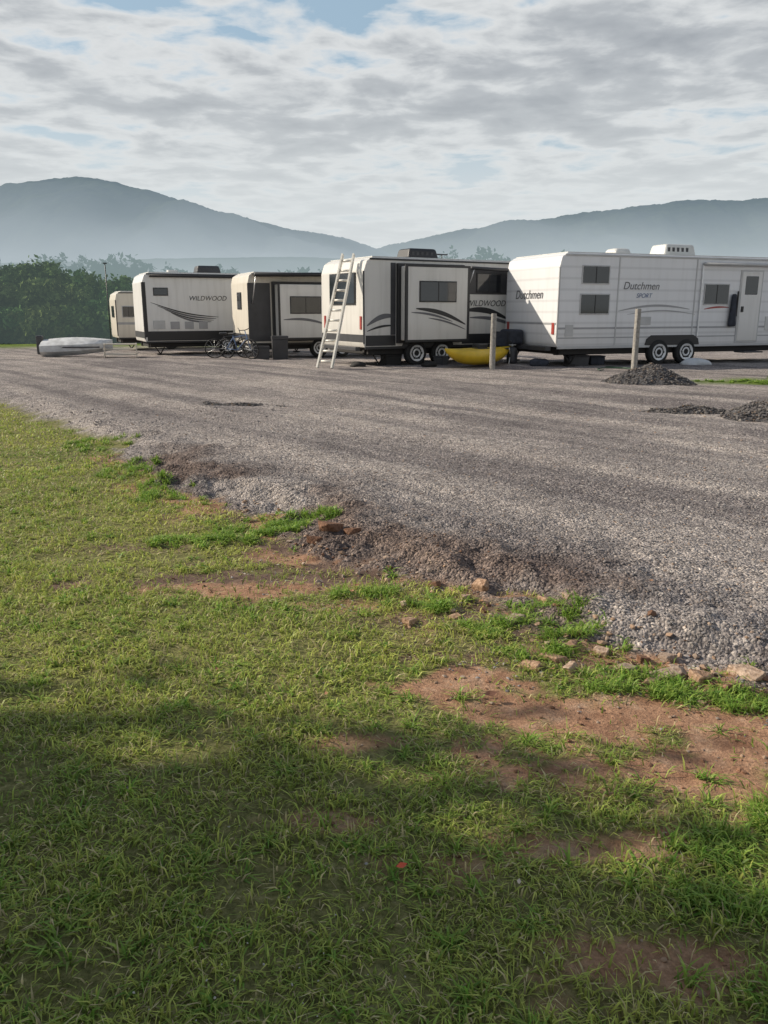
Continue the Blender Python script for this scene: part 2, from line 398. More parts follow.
for y0, y1, dn, smn, smx in [(1.8, 4.2, 2800, .0035, .012), (4.2, 6, 1500, .004, .013), (6, 9, 450, .005, .015), (9, 14, 80, .007, .02)]:
    xa, xb = -.52 * y1 - 1, .52 * y1 + 1.2
    n = int((xb - xa) * (y1 - y0) * dn); x = rng.uniform(xa, xb, n); y = rng.uniform(y0, y1, n)
    s = sd2(x, y)
    k = (s > -.02) | ((s > -.6) & (rng.random(n) < .12)) | (rng.random(n) < .003)
    x, y = x[k], y[k]; PX.append(x); PY.append(y)
    PS.append(smn + (smx - smn) * rng.random(len(x)) ** 3)
px = np.concatenate(PX); py = np.concatenate(PY); ps = np.concatenate(PS)
M_stone = attrmat('gravel_stones', .9)
lf = lipf(px, py, sd2(px, py))[:, None]
stones('gravel', px, py, ground_z(px, py) + ps * .05, ps, gcols(len(px)) * (1 - lf * .85 * (1 - np.array([[.48, .38, .34]]))), M_stone)

def pile(name, cx, cy, rx, ry, h, n):
    g = np.linspace(-1.3, 1.3, 70); X, Y = np.meshgrid(g, g); r = np.hypot(X, Y)
    wx = cx + X * rx; wy = cy + Y * ry
    rr = r * (1 + (fbm(wx * 1.5, wy * 1.5, 51) - .5) * .5)
    prof = np.clip(1 - rr, -.2, 1); prof = np.where(prof > 0, np.abs(prof) ** .85, prof)
    Z = ground_z(wx, wy) + h * prof + (fbm(wx * 4, wy * 4, 50) - .5) * .12 * (rr < 1.05) - .03
    k = len(g); i = np.arange(k - 1)[:, None] * k + np.arange(k - 1)[None]
    Fp = np.stack([i, i + 1, i + k + 1, i + k], -1).reshape(-1, 4)
    cc = np.tile([1., 0, 0, 0], (k * k, 1))
    o = np_mesh(name, np.stack([wx.ravel(), wy.ravel(), Z.ravel()], -1), Fp, M_pile, cc, smooth=True)
    a = rng.random(n) * 6.283; q = np.sqrt(rng.random(n)) * 1.15
    X = q * np.cos(a); Y = q * np.sin(a); wx = cx + X * rx; wy = cy + Y * ry
    rr = q * (1 + (fbm(wx * 1.5, wy * 1.5, 51) - .5) * .5); prof = np.clip(1 - rr, 0, 1) ** .85
    z = ground_z(wx, wy) + h * prof + (fbm(wx * 4, wy * 4, 50) - .5) * .12 * (rr < 1.05) - .02
    st = stones('loose_stones', wx, wy, z, .012 + .022 * rng.random(n) ** 2, gcols(n) * .45, M_stone); st.parent = o
M_pile = simple('pile_gravel', (.10, .096, .10), .95, var=.6, scale=22, bump=1.)
pile('gravel_pile', 5.55, 16.9, 1.0, .8, .46, 3500)
pile('gravel_pile', 5.75, 11.6, .85, .8, .36, 3500)
pile('gravel_pile', 4.75, 12.3, .8, .3, .13, 1500)
pile('gravel_pile', -2.35, 12.9, .8, .25, .05, 600)

# ------------------------------------------------------------------ grass (one object)
def blades(px, py, h, lean, w, cols, name, mat):
    n = len(px); a = rng.random(n) * 6.283
    d = np.stack([np.cos(a), np.sin(a)], -1); p = np.stack([-d[:, 1], d[:, 0]], -1)
    tw = (rng.random(n) - .5) * 1.6; ct, st = np.cos(tw), np.sin(tw)
    p = np.stack([p[:, 0] * ct - p[:, 1] * st, p[:, 0] * st + p[:, 1] * ct], -1)
    z = ground_z(px, py) - .004; B = np.stack([px, py], -1)
    V = np.zeros((n, 5, 3))
    V[:, 0, :2] = B - p * (w / 2)[:, None]; V[:, 1, :2] = B + p * (w / 2)[:, None]; V[:, 0, 2] = V[:, 1, 2] = z
    Mx = B + d * (lean * .38)[:, None]
    V[:, 2, :2] = Mx - p * (w * .45)[:, None]; V[:, 3, :2] = Mx + p * (w * .45)[:, None]; V[:, 2, 2] = V[:, 3, 2] = z + h * .75
    V[:, 4, :2] = B + d * lean[:, None]; V[:, 4, 2] = z + h * (.6 + .5 * rng.random(n))
    T = np.array([(0, 1, 3), (0, 3, 2), (2, 3, 4)])
    Fc = (T[None] + (np.arange(n) * 5)[:, None, None]).reshape(-1, 3)
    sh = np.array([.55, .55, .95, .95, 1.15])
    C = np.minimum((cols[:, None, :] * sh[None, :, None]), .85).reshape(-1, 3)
    return np_mesh(name, V.reshape(-1, 3), Fc, mat, C)
def grcols(n, x, y):
    t = np.clip(fbm(x * 1.1, y * 1.1, 60) * 1.3 - .05 + (rng.random(n) - .5) * .7, 0, 1)[:, None]
    c = np.array([(.22, .37, .06)]) * (1 - t) + np.array([(.62, .66, .16)]) * t
    dry = rng.random(n) < .17
    c[dry] = np.array([.68, .58, .32]) * (.7 + .5 * rng.random((dry.sum(), 1)))
    return c * (.65 + .6 * rng.random((n, 1)))
X_, Y_, H_, L_, W_ = [], [], [], [], []
for y0, y1, dn, ws in [(.8, 1.9, 10500, 1.2), (1.9, 3.0, 9000, 1.3), (3.0, 5, 6200, 1.5), (5, 8, 3600, 2.0), (8, 14.5, 1400, 3), (14.5, 22, 400, 4.5)]:
    xa, xb = -.52 * y1 - .9, min(.52 * y1 + 1, 3.5)
    n = int((xb - xa) * (y1 - y0) * dn); x = rng.uniform(xa, xb, n); y = rng.uniform(y0, y1, n)
    s = sd2(x, y); o, mm = patches(x, y)
    pr = (1 - sst(-.25, .03, s)) * (1 - .96 * np.maximum(o, mm * .93))
    pr *= .2 + .8 * sst(.32, .54, fbm(x * 3.2, y * 3.2, 62) + .1) * (.45 + .55 * sst(.38, .52, fbm(x * 13, y * 13, 63, 2)))
    k = rng.random(n) < pr; x, y = x[k], y[k]; n = len(x)
    hn = fbm(x * 2.5, y * 2.5, 64) + .6 * (fbm(x * 15, y * 15, 65, 2) - .5)
    h = (.009 + .032 * rng.random(n) ** 1.3) * (.5 + 1.1 * hn)
    X_.append(x); Y_.append(y); H_.append(h); L_.append(.015 + .06 * rng.random(n) ** 1.3); W_.append((.0024 + .0032 * rng.random(n) ** 1.5) * ws)
x = np.concatenate(X_); y = np.concatenate(Y_)
cA = grcols(len(x), x, y); hh = np.concatenate(H_); ll = np.concatenate(L_); ww = np.concatenate(W_)
TUFT = [(-.95, 5.75, .35, .22), (-.62, 5.9, .25, .2), (-1.3, 5.45, .4, .15), (.85, 4.0, .22, .12), (.55, 3.85, .2, .1), (.2, 4.15, .2, .08), (.95, 3.72, .15, .08), (-.1, 4.35, .2, .06),
        (1.1, 3.25, .25, .09), (1.35, 3.15, .2, .08), (.75, 3.55, .2, .06), (1.55, 3.05, .2, .06), (-2.1, 7.0, .25, .5), (-2.6, 8.0, .3, .5), (-3.5, 9.7, .5, .5), (1.05, 2.1, .16, .08),
        (1.2, 1.8, .15, .1), (1.0, 1.55, .12, .06), (7.9, 17.3, 1.2, .35), (8.6, 17.6, 1.0, .3), (1.3, 2.25, .12, .08), (.95, 1.9, .15, .06), (.45, 1.35, .3, .12)]
tx, ty, th, tl, tw = [], [], [], [], []
def clump(cx, cy, sd, nb, hs, ws):
    tx.append(cx + rng.normal(0, sd, nb)); ty.append(cy + rng.normal(0, sd, nb))
    th.append((.015 + .055 * rng.random(nb)) * hs); tl.append(.02 + .08 * rng.random(nb)); tw.append((.0035 + .004 * rng.random(nb)) * ws)
for cx, cy, rx, ry in TUFT:
    far = cy > 12
    for _ in range(int(min(26, 10 + rx * ry * 220))):
        a = rng.random() * 6.283; q = math.sqrt(rng.random())
        clump(cx + rx * q * math.cos(a), cy + ry * q * math.sin(a), .022, int(rng.integers(20, 60)), rng.uniform(.6, 1.1), 3 if far else (1.5 if cy > 5 else 1))
for _ in range(900):   # scattered crabgrass rosettes through the lawn
    cy = 1.0 + 7.5 * rng.random() ** 1.4; cx = rng.uniform(-.55 * cy - .5, .55 * cy + .4)
    s = float(sd2(cx, cy)); o, mm = patches(np.array([cx]), np.array([cy]))
    if s > .12 or (max(o[0], mm[0]) > .5 and rng.random() < .8): continue
    clump(cx, cy, .012, int(rng.integers(8, 26)), rng.uniform(.4, .85), 1.2 if cy < 4 else 1.8)
tx = np.concatenate(tx); ty = np.concatenate(ty); n = len(tx)
rr_ = rng.random((n, 1)); cB = (np.array([.20, .40, .055]) * (1 - rr_) + np.array([.46, .60, .12]) * rr_) * (.6 + .5 * rng.random((n, 1)))
M_grass = attrmat('grass_blades', .5, .38)
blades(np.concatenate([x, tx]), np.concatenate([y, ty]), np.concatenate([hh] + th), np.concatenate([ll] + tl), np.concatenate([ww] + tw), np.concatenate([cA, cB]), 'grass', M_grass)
n = 30; cx = rng.normal(-.3, .25, n); cy = rng.normal(1.58, .15, n)
stones('clover_flowers', cx, cy, ground_z(cx, cy) + .03, .002 + .0018 * rng.random(n), np.tile([.42, .41, .36], (n, 1)), M_stone, 1.)
def leaf(x, y, s, c, rz):
    bm = bmesh.new(); pts = [(-1, 0, .1), (-.5, .35, .0), (0, .6, .12), (.45, .4, .25), (1, 0, .45), (.5, -.4, .3), (0, -.55, .2), (-.5, -.3, .05)]
    vs = [bm.verts.new((p[0] * s, p[1] * s, p[2] * s)) for p in pts]; ce = bm.verts.new((0, 0, .0))
    for i in range(8): bm.faces.new((ce, vs[i], vs[(i + 1) % 8]))
    o = bmobj('fallen_leaf', bm, simple('leaf_mat', c, .6), None); o.location = (x, y, float(ground_z(x, y)) + .03); o.rotation_euler = (.35, .1, rz)
leaf(.05, 2.0, .017, (.75, .12, .05), .4)
leaf(.38, 1.93, .011, (.6, .5, .4), 1.4); leaf(-.75, 3.3, .014, (.35, .15, .07), 2.); leaf(.45, 3.1, .03, (.16, .07, .04), .2)
for k in range(14): leaf(rng.uniform(-.6, 1.5), rng.uniform(3.0, 4.4), rng.uniform(.012, .022), (.34, .17, .08), rng.random() * 6)

# ------------------------------------------------------------------ rocks
M_rock = attrmat('rock', .85, bump=.8)
def rock(x, y, sx, sy, sz, c, rz=None):
    bm = bmesh.new()
    for s1 in (-1, 1):
        for s2 in (-1, 1):
            for s3 in (-1, 1):
                j = rng.uniform(.4, 1.05, 3)
                bm.verts.new((s1 * sx * j[0], s2 * sy * j[1], s3 * sz * j[2] * (.9 if s3 < 0 else 1)))
    for _ in range(6):
        v = Vector(rng.normal(size=3)).normalized(); bm.verts.new((v.x * sx * 1.05, v.y * sy * 1.05, v.z * sz * .9))
    bmesh.ops.convex_hull(bm, input=bm.verts[:])
    for v in [v for v in bm.verts if not v.link_faces]: bm.verts.remove(v)
    bmesh.ops.bevel(bm, geom=bm.edges[:], offset=min(sx, sy, sz) * .08, segments=1, affect='EDGES')
    me = bpy.data.meshes.new('rock'); bm.to_mesh(me); bm.free(); me.materials.append(M_rock)
    a = me.color_attributes.new('col', 'FLOAT_COLOR', 'POINT'); cc = np.ones((len(me.vertices), 4), np.float32); cc[:, :3] = c; a.data.foreach_set('color', cc.ravel())
    o = link(bpy.data.objects.new('rock', me)); o.location = (x, y, float(ground_z(x, y)) + sz * .2)
    o.rotation_euler = (random.uniform(-.3, .3), random.uniform(-.3, .3), random.random() * 6.28 if rz is None else rz)
TAN = (.46, .31, .21); PAL = (.50, .38, .29); GRY = (.38, .30, .24); BRN = (.22, .12, .075)
for r in [(.13, 3.93, .06, .035, .025, TAN), (.57, 4.42, .06, .045, .035, TAN), (.46, 4.3, .035, .03, .025, PAL), (.66, 3.93, .11, .045, .025, GRY, .3), (.90, 4.2, .05, .03, .03, TAN), (1.0, 4.12, .035, .03, .02, PAL),
          (.80, 3.5, .08, .04, .028, TAN), (.68, 3.42, .055, .035, .025, TAN), (.86, 3.38, .04, .03, .035, PAL), (.92, 3.62, .07, .04, .03, (.36, .24, .17)), (1.12, 3.4, .06, .04, .025, GRY), (1.28, 3.33, .10, .045, .028, GRY, .1), (1.18, 3.27, .045, .035, .025, TAN),
          (1.42, 3.3, .06, .045, .028, TAN), (1.62, 3.3, .09, .05, .03, PAL), (1.5, 3.2, .045, .03, .025, (.34, .2, .13)), (1.8, 3.15, .08, .045, .03, GRY), (-.38, 5.45, .09, .07, .05, BRN), (-.22, 5.4, .06, .05, .04, BRN), (-.47, 5.3, .05, .05, .035, BRN),
          (1.05, 3.55, .04, .03, .03, PAL), (.38, 4.0, .04, .03, .02, TAN), (1.33, 3.5, .045, .035, .025, GRY), (.3, 4.5, .04, .04, .03, BRN), (.98, 3.3, .03, .03, .02, TAN), (.55, 4.12, .03, .025, .02, BRN), (1.22, 3.48, .035, .03, .02, BRN)]:
    rock(*r)
n = 500; bx = rng.uniform(-1.2, 2.1, n); by = np.interp(bx, BND[:, 0], BND[:, 1]) + rng.normal(-.05, .2, n)
cc = np.array([TAN, PAL, GRY, BRN])[rng.integers(0, 4, n)] * (.6 + .5 * rng.random((n, 1))); sz = .006 + .02 * rng.random(n) ** 2.5
stones('rubble', bx, by, ground_z(bx, by) + sz * .3, sz, cc, M_stone)
n = 3500; bx = rng.uniform(-1.8, 2.2, n); by = rng.uniform(1.3, 5.2, n); o, mm = patches(bx, by); k = (np.maximum(o, mm) > .45); bx, by = bx[k], by[k]; n = len(bx)
cc = np.array([TAN, PAL, (.38, .21, .13), BRN])[rng.integers(0, 4, n)] * (.5 + .5 * rng.random((n, 1))); sz = .003 + .009 * rng.random(n) ** 2
stones('soil_clods', bx, by, ground_z(bx, by) + sz * .3, sz, cc, M_stone)

# ------------------------------------------------------------------ camper trailers
def trailer(name, X, Y, th, L, H, mat, W=2.4, floor=.52, nose=.0, trim=M_black):
    zg = float(ground_z(X + 1, Y + 1))
    e = empty(name, (X, Y, zg), math.radians(th))
    prof = [(0.03, floor), (0, floor + .12), (nose * .3, H - .35), (nose + .06, H - .1), (nose + .22, H), (L - .2, H), (L, H - .2), (L, floor)]
    prism('body', prof, 0, W, mat, e, .025)
    box('roof_trim', .15 + nose, L - .15, -.02, .03, H - .07, H - .025, trim, e, .008)
    box('roof_membrane', .25 + nose, L - .2, .05, W - .05, H + .001, H + .03, M_acw, e, .01)
    box('floor_rail', .05, L - .03, -.015, .05, floor - .05, floor + .02, trim, e, .006)
    box('corner_trim', -.012, .03, -.014, .02, floor + .1, H - .36, trim if trim is not M_black else M_dgrey, e, .006)
    box('chassis', .15, L - .1, .25, .35, .30, floor - .05, M_under, e)
    box('chassis', .15, L - .1, W - .4, W - .3, .30, floor - .05, M_under, e)
    box('underbelly', .2, L - .2, .12, W - .1, floor - .2, floor - .02, M_under, e)
    for jx in (.3, L - .5):
        tube('stabiliser_jack', [(jx, .2, floor - .05), (jx + .28, .2, .05)], .022, M_under, e)
        tube('stabiliser_jack', [(jx + .56, .2, floor - .05), (jx + .28, .2, .05)], .022, M_under, e)
        box('jack_pad', jx + .16, jx + .4, .1, .3, 0, .05, M_under, e)
    return e

T4 = trailer('camper_trailer', 4.55, 21.6, 21, 9.4, 2.92, M_rib, W=2.75, trim=M_frame)
e = T4
window(e, .68, 1.55, 2.14, 2.62, mull=1); window(e, .66, 1.6, 1.36, 1.9, mull=1)
window(e, 4.75, 5.65, 1.62, 2.2, mull=1)
box('side_stripe', .02, 9.3, -.005, .0, .98, 1.03, M_decall, e); box('side_stripe', .02, 9.3, -.005, .0, .74, .77, M_decall, e)
box('panel_seam', 1.83, 1.87, -.012, .0, .56, 2.84, M_frame, e, .003); box('panel_seam', 4.42, 4.46, -.012, 0, .56, 2.84, M_frame, e, .003)
text('lettering', 'Dutchmen', 2.0, 2.02, .28, M_decal, e); text('lettering', 'SPORT', 2.45, 1.80, .17, M_blue, e)
swoosh('stripe_decal', 1.9, 4.3, 1.45, 1.5, .12, .06, M_decall, e); swoosh('stripe_decal', 2.2, 4.5, 1.36, 1.36, .1, .035, M_decall, e)
o = text('lettering', 'Dutchmen', 0, 0, .34, M_decal, e); o.location = (-.012, 2.2, 1.78); o.rotation_euler = (math.pi / 2, 0, -math.pi / 2)
swoosh('stripe_decal', 4.8, 5.7, 1.5, 1.55, .03, .05, M_red, e)
box('entry_door_frame', 6.02, 6.86, -.02, .0, .56, 2.58, M_frame, e, .008)
box('entry_door', 6.07, 6.81, -.03, -.003, .6, 2.54, M_white, e, .02)
box('door_window', 6.2, 6.68, -.036, -.01, 1.9, 2.42, M_glass, e, .02)
box('door_handle', 6.12, 6.2, -.06, -.02, 1.42, 1.58, M_black, e, .01)
box('entry_step', 6.1, 6.8, -.35, .05, .28, .32, M_dgrey, e, .005); box('grab_handle', 5.93, 5.97, -.07, -.03, 1.3, 2.0, M_black, e, .01)
window(e, 7.5, 8.6, 1.55, 2.25)
box('hanging_coat', 5.66, 5.92, -.14, -.02, 1.02, 1.92, M_navy, e, .05, 3, taper=.6)
tube('awning_roll', [(4.6, -.08, 2.72), (9.1, -.08, 2.72)], .045, M_frame, e)
for xx in (4.62, 9.05): box('awning_arm', xx - .018, xx + .018, -.06, -.014, .75, 2.7, M_alu, e, .004)
ac_unit(e, 3.95, .8, 2.96, M_acw, 1.15, .75, .34)
box('roof_vent', 2.35, 2.95, .9, 1.5, 2.95, 3.15, M_acw, e, .08, 3, taper=.8); box('roof_vent', 2.0, 2.3, .4, .7, 2.95, 3.03, M_acw, e, .02)
box('utility_hatch', 2.6, 3.0, -.012, 0, 1.08, 1.3, M_frame, e, .004); box('utility_hatch', .25, .5, -.012, 0, .8, 1.1, M_frame, e, .004); box('fridge_vent', 7.1, 7.4, -.02, 0, .9, 1.3, M_acw, e, .01)
for wx in (3.32, 4.26): wheel(e, wx, -.06)
prism('wheel_arch', [(2.85, .53), (2.9, .70), (3.05, .80), (4.5, .80), (4.68, .70), (4.73, .53)], -.03, .35, M_black, e, .01)
box('bumper', -.22, -.06, .15, 2.6, .42, .53, M_dgrey, e, .01); box('tail_light', -.02, 0, .12, .24, .85, 1.15, M_red, e, .005); box('tail_light', -.02, 0, 2.5, 2.62, .85, 1.15, M_red, e, .005)
box('cargo_bag', -.5, -.08, 1.5, 2.2, .54, .95, M_navy, e, .08, 3)
box('rear_stripe', -.008, 0, .05, 2.7, 1.1, 1.15, M_decall, e)

T3 = trailer('camper_trailer', -.55, 22.1, 30, 5.6, 2.88, M_grey, W=2.6, nose=.05)
e = T3
window_end(e, .45, 2.0, 1.65, 2.5)
box('slide_out_frame', 1.02, 3.22, -.10, .01, .62, 2.74, M_black, e, .01)
box('slide_out', 1.12, 3.12, -.42, -.02, .70, 2.66, M_grey, e, .02)
box('slide_out_seal', 1.08, 3.16, -.425, -.38, .66, .72, M_black, e); box('slide_out_seal', 1.08, 3.16, -.425, -.38, 2.64, 2.70, M_black, e)
box('slide_out_seal', 1.06, 1.14, -.428, -.38, .66, 2.7, M_black, e); box('slide_out_seal', 3.10, 3.18, -.428, -.38, .66, 2.7, M_black, e)
window(e, 1.5, 2.72, 1.72, 2.28, -.42, 1, fm=M_black)
swoosh('swoosh_decal', 1.4, 3.05, 1.55, 1.12, .10, .12, M_black, e, -.426); swoosh('swoosh_decal', 1.25, 2.6, 1.45, 1.2, .06, .06, M_decal, e, -.427); swoosh('swoosh_decal', 1.8, 3.05, 1.3, .98, .05, .05, M_decal, e, -.427)
swoosh('swoosh_decal', .1, .98, 1.1, 1.35, .1, .14, M_decal, e); swoosh('swoosh_decal', .1, .98, .95, 1.1, .05, .06, M_black, e)
box('lower_panel', .06, 1.0, -.008, 0, .56, .84, M_black, e); box('lower_panel', 3.24, 5.5, -.008, 0, .56, .84, M_black, e); box('side_band', .84, 1.0, -.008, 0, .85, 2.75, M_dgrey, e)
text('lettering', 'WILDWOOD', 3.35, 1.62, .24, M_black, e); swoosh('swoosh_decal', 3.3, 4.9, 1.5, 1.25, .12, .16, M_black, e); swoosh('swoosh_decal', 3.5, 5.3, 1.3, 1.0, .1, .1, M_decal, e)
box('dark_side_panel', 3.3, 5.4, -.007, 0, 1.95, 2.7, M_dgrey, e)
window(e, 3.7, 4.6, 2.0, 2.55, -.006, fm=M_black)
for wx in (1.65, 2.5): wheel(e, wx, -.08)
prism('wheel_arch', [(1.2, .5), (1.28, .70), (2.87, .70), (2.95, .5)], -.03, .35, M_black, e, .01)
ac_unit(e, 1.9, .8, 2.92, M_acb, 1.05, .75, .30)
tube('tv_antenna', [(3.3, 1.2, 2.86), (3.3, 1.2, 3.1)], .015, M_dgrey, e); tube('tv_antenna', [(3.1, 1.2, 3.1), (3.5, 1.2, 3.1)], .02, M_dgrey, e)
tube('awning_roll', [(3.3, -.3, 2.66), (5.6, -.3, 2.60)], .05, M_dgrey, e)
for xx in (3.4, 5.2):
    tube('awning_strut', [(xx, -.3, 2.62), (xx, -.03, 2.1)], .014, M_alu, e); tube('awning_strut', [(xx, -.03, 2.0), (xx, -.03, .9)], .016, M_alu, e)
box('bumper', -.2, -.06, .1, 2.4, .44, .54, M_dgrey, e, .01)
box('end_black_band', -.006, 0.02, .03, 2.57, .66, .86, M_dgrey, e)
box('tail_light', -.016, 0, .1, .2, 1.0, 1.35, M_red, e, .005); box('tail_light', -.016, 0, 2.3, 2.4, 1.0, 1.35, M_red, e, .005)

T2 = trailer('camper_trailer', -4.75, 28.9, 24, 6, 2.95, M_cream)
e = T2
window_end(e, .9, 1.5, 1.7, 2.3)
box('side_dark_panel', .03, .8, -.008, 0, .6, 2.6, M_dgrey, e)
box('slide_out_frame', .85, 3.0, -.1, .01, .6, 2.65, M_black, e, .01); box('slide_out', .95, 2.9, -.55, -.05, .68, 2.55, M_grey, e, .02)
for a, b_ in ((.93, 1.0), (2.85, 2.92)): box('slide_out_seal', a, b_, -.555, -.5, .66, 2.57, M_black, e)
box('slide_out_seal', 1.0, 2.85, -.555, -.5, .66, .73, M_black, e)
window(e, 1.35, 2.5, 1.55, 2.15, -.55, 1, fm=M_black); swoosh('swoosh_decal', 1.1, 2.8, 1.35, 1.15, .1, .09, M_decal, e, -.556)
tube('awning_roll', [(.1, -.6, 2.85), (5.8, -.6, 2.95)], .07, M_black, e); prism('awning_cloth', [(.15, 2.88), (5.8, 2.98), (5.8, 3.0), (.15, 2.9)], -.6, 0., M_navy, e)
tube('awning_strut', [(.15, -.58, 2.84), (.15, -.03, 1.9)], .018, M_alu, e)
box('end_band', -.006, 0.02, .03, 2.37, .66, .85, M_dgrey, e); wheel(e, 2.6, -.02); wheel(e, 3.5, -.02)
ac_unit(e, 3.6, .8, 2.99, M_acw)
T1 = trailer('camper_trailer', -9.2, 31.5, 25, 6.4, 3.1, M_white, nose=.05)
e = T1
box('edge_band', .02, .14, -.01, 0, .7, 2.75, M_black, e); box('lower_panel', .1, 6.3, -.008, 0, .56, .92, M_black, e)
window(e, .42, .98, 2.25, 2.55, 0, 0, fm=M_black)
text('lettering', 'WILDWOOD', 1.75, 2.08, .25, M_black, e)
for k in range(4): swoosh('swoosh_decal', .3 + k * .25, 2.9 - k * .1, 2.0 - k * .13, 1.45 - k * .06, -.12, .05 + .02 * (k % 2), M_black if k % 2 == 0 else M_decal, e)
for k in range(3): box('vent_hatch', 1.0 + k * .55, 1.35 + k * .55, -.02, 0, 1.0, 1.28, M_decall, e, .01)
box('baggage_door', .35, .8, -.016, 0, 1.0, 1.32, M_frame, e, .01)
tube('awning_roll', [(.3, -.08, 2.98), (6, -.08, 2.98)], .05, M_black, e); wheel(e, 3.2, -.02); wheel(e, 4.1, -.02)
ac_unit(e, 2.3, .8, 3.14, M_dgrey, 1.0, .75, .3); box('roof_vent', 1.2, 1.6, .9, 1.3, 3.13, 3.25, M_acw, e, .04)
box('end_band', -.006, 0.02, .03, 2.37, .66, .9, M_dgrey, e)
T0 = trailer('small_camper_trailer', -11.7, 36.0, 25, 4.6, 2.5, M_cream, W=2.1)
window(T0, .25, .8, 1.4, 1.9); window_end(T0, .6, 1.4, 1.4, 1.9); box('stripe', .02, 4.5, -.006, 0, 1.1, 1.2, M_decall, T0); wheel(T0, 2.3, -.02)

# ------------------------------------------------------------------ posts
for X, Y, h in ((2.83, 21.2, 1.42), (6.35, 20.6, 1.52)):
    z = float(ground_z(X, Y))
    bm = bmesh.new(); bmesh.ops.create_cone(bm, cap_ends=True, segments=14, radius1=.078, radius2=.07, depth=h + .2)
    for v in bm.verts:
        v.co += Vector((random.uniform(-.004, .004), random.uniform(-.004, .004), h / 2 - .1 + (random.uniform(-.01, .01) if v.co.z > 0 else 0)))
    bmesh.ops.bevel(bm, geom=[ed for ed in bm.edges if all(v.co.z > h - .15 for v in ed.verts)], offset=.01, segments=2, affect='EDGES')
    o = bmobj('wooden_post', bm, M_wood, None); o.location = (X, Y, z)
# ------------------------------------------------------------------ ladder
lad = empty('extension_ladder', (0, 0, 0))
A = Vector((-1.54, 21.0, float(ground_z(-1.5, 21.0)))); B = Vector((-.96, 22.55, 3.04)); sd = Vector((.93, -.36, 0)).normalized() * .18
for s in (-1, 1):
    d = (B - A).normalized(); nrm = d.cross(sd).normalized() * .05; q = sd.normalized() * .022
    bm = bmesh.new(); vs = []
    for p in (A + sd * s * 1.15, B + sd * s * .9):
        vs.append([bm.verts.new(p + a * nrm + b_ * q) for a, b_ in ((-1, -1), (1, -1), (1, 1), (-1, 1))])
    for k in range(4): bm.faces.new((vs[0][k], vs[0][(k + 1) % 4], vs[1][(k + 1) % 4], vs[1][k]))
    bm.faces.new(vs[0]); bm.faces.new(vs[1][::-1]); bmesh.ops.recalc_face_normals(bm, faces=bm.faces[:])
    bmobj('rail', bm, M_ladder, lad)
for k in range(11):
    t = .06 + k * .088; p = A.lerp(B, t); w = 1.15 - .25 * t
    tube('rung', [p - sd * w, p + sd * w], .03, M_ladder, lad)
# ------------------------------------------------------------------ kayak
kay = empty('kayak', (2.0, 21.8, float(ground_z(2.1, 22.2)) + .02), math.radians(38))
bm = bmesh.new(); rings = []
for i in range(19):
    t = i / 18 * 2 - 1; w = .38 * (1 - abs(t) ** 2.2) + .012; hh_ = .23 * (1 - abs(t) ** 2.6) + .03; zc = .27 + .2 * abs(t) ** 3
    rings.append([bm.verts.new((t * 1.25 + .75, w * math.cos(a), zc + hh_ * math.sin(a) * (1 if math.sin(a) < 0 else .8))) for a in [k * 2 * math.pi / 14 for k in range(14)]])
for a, b_ in zip(rings, rings[1:]):
    for k in range(14): bm.faces.new((a[k], a[(k + 1) % 14], b_[(k + 1) % 14], b_[k]))
bm.faces.new(rings[0]); bm.faces.new(rings[-1]); bmesh.ops.recalc_face_normals(bm, faces=bm.faces[:])
bmobj('hull', bm, M_yellow, kay, True)
tube('cockpit_rim', [(.75 + .38 * math.cos(a), .2 * math.sin(a), .455) for a in [k * math.pi / 8 for k in range(17)]], .018, M_black, kay, 6)
box('seat', .6, .95, -.14, .14, .4, .58, M_black, kay, .03)
# ------------------------------------------------------------------ bicycles
def bicycle(X, Y, rz, mat):
    e = empty('bicycle', (X, Y, float(ground_z(X, Y))), rz)
    for wx in (-.52, .52):
        tube('tyre', [(wx + .32 * math.cos(a), 0, .34 + .32 * math.sin(a)) for a in [k * math.pi / 12 for k in range(25)]], .022, M_rubber, e, 6)
        for k in range(6):
            a = k * math.pi / 6; tube('spoke', [(wx - .3 * math.cos(a), 0, .34 - .3 * math.sin(a)), (wx + .3 * math.cos(a), 0, .34 + .3 * math.sin(a))], .003, M_alu, e, 4)
    for a, b_ in (((-.52, 0, .34), (-.05, 0, .3)), ((-.05, 0, .3), (-.2, 0, .82)), ((-.52, 0, .34), (-.17, 0, .74)), ((-.17, 0, .74), (.36, 0, .8)), ((-.05, 0, .3), (.38, 0, .7)), ((.52, 0, .34), (.34, 0, .95))):
        tube('frame_tube', [a, b_], .018, mat, e, 6)
    tube('handlebar', [(.32, -.28, 1.0), (.34, 0, .97), (.32, .28, 1.0)], .014, M_black, e, 6); box('saddle', -.34, -.08, -.07, .07, .82, .88, M_black, e, .02)
    tube('crank', [(-.05, -.1, .2), (-.05, .1, .4)], .01, M_black, e, 5); e.rotation_euler[0] = .1
bicycle(-5.35, 28.3, .25, M_dgrey); bicycle(-4.95, 27.9, -.5, M_blue)
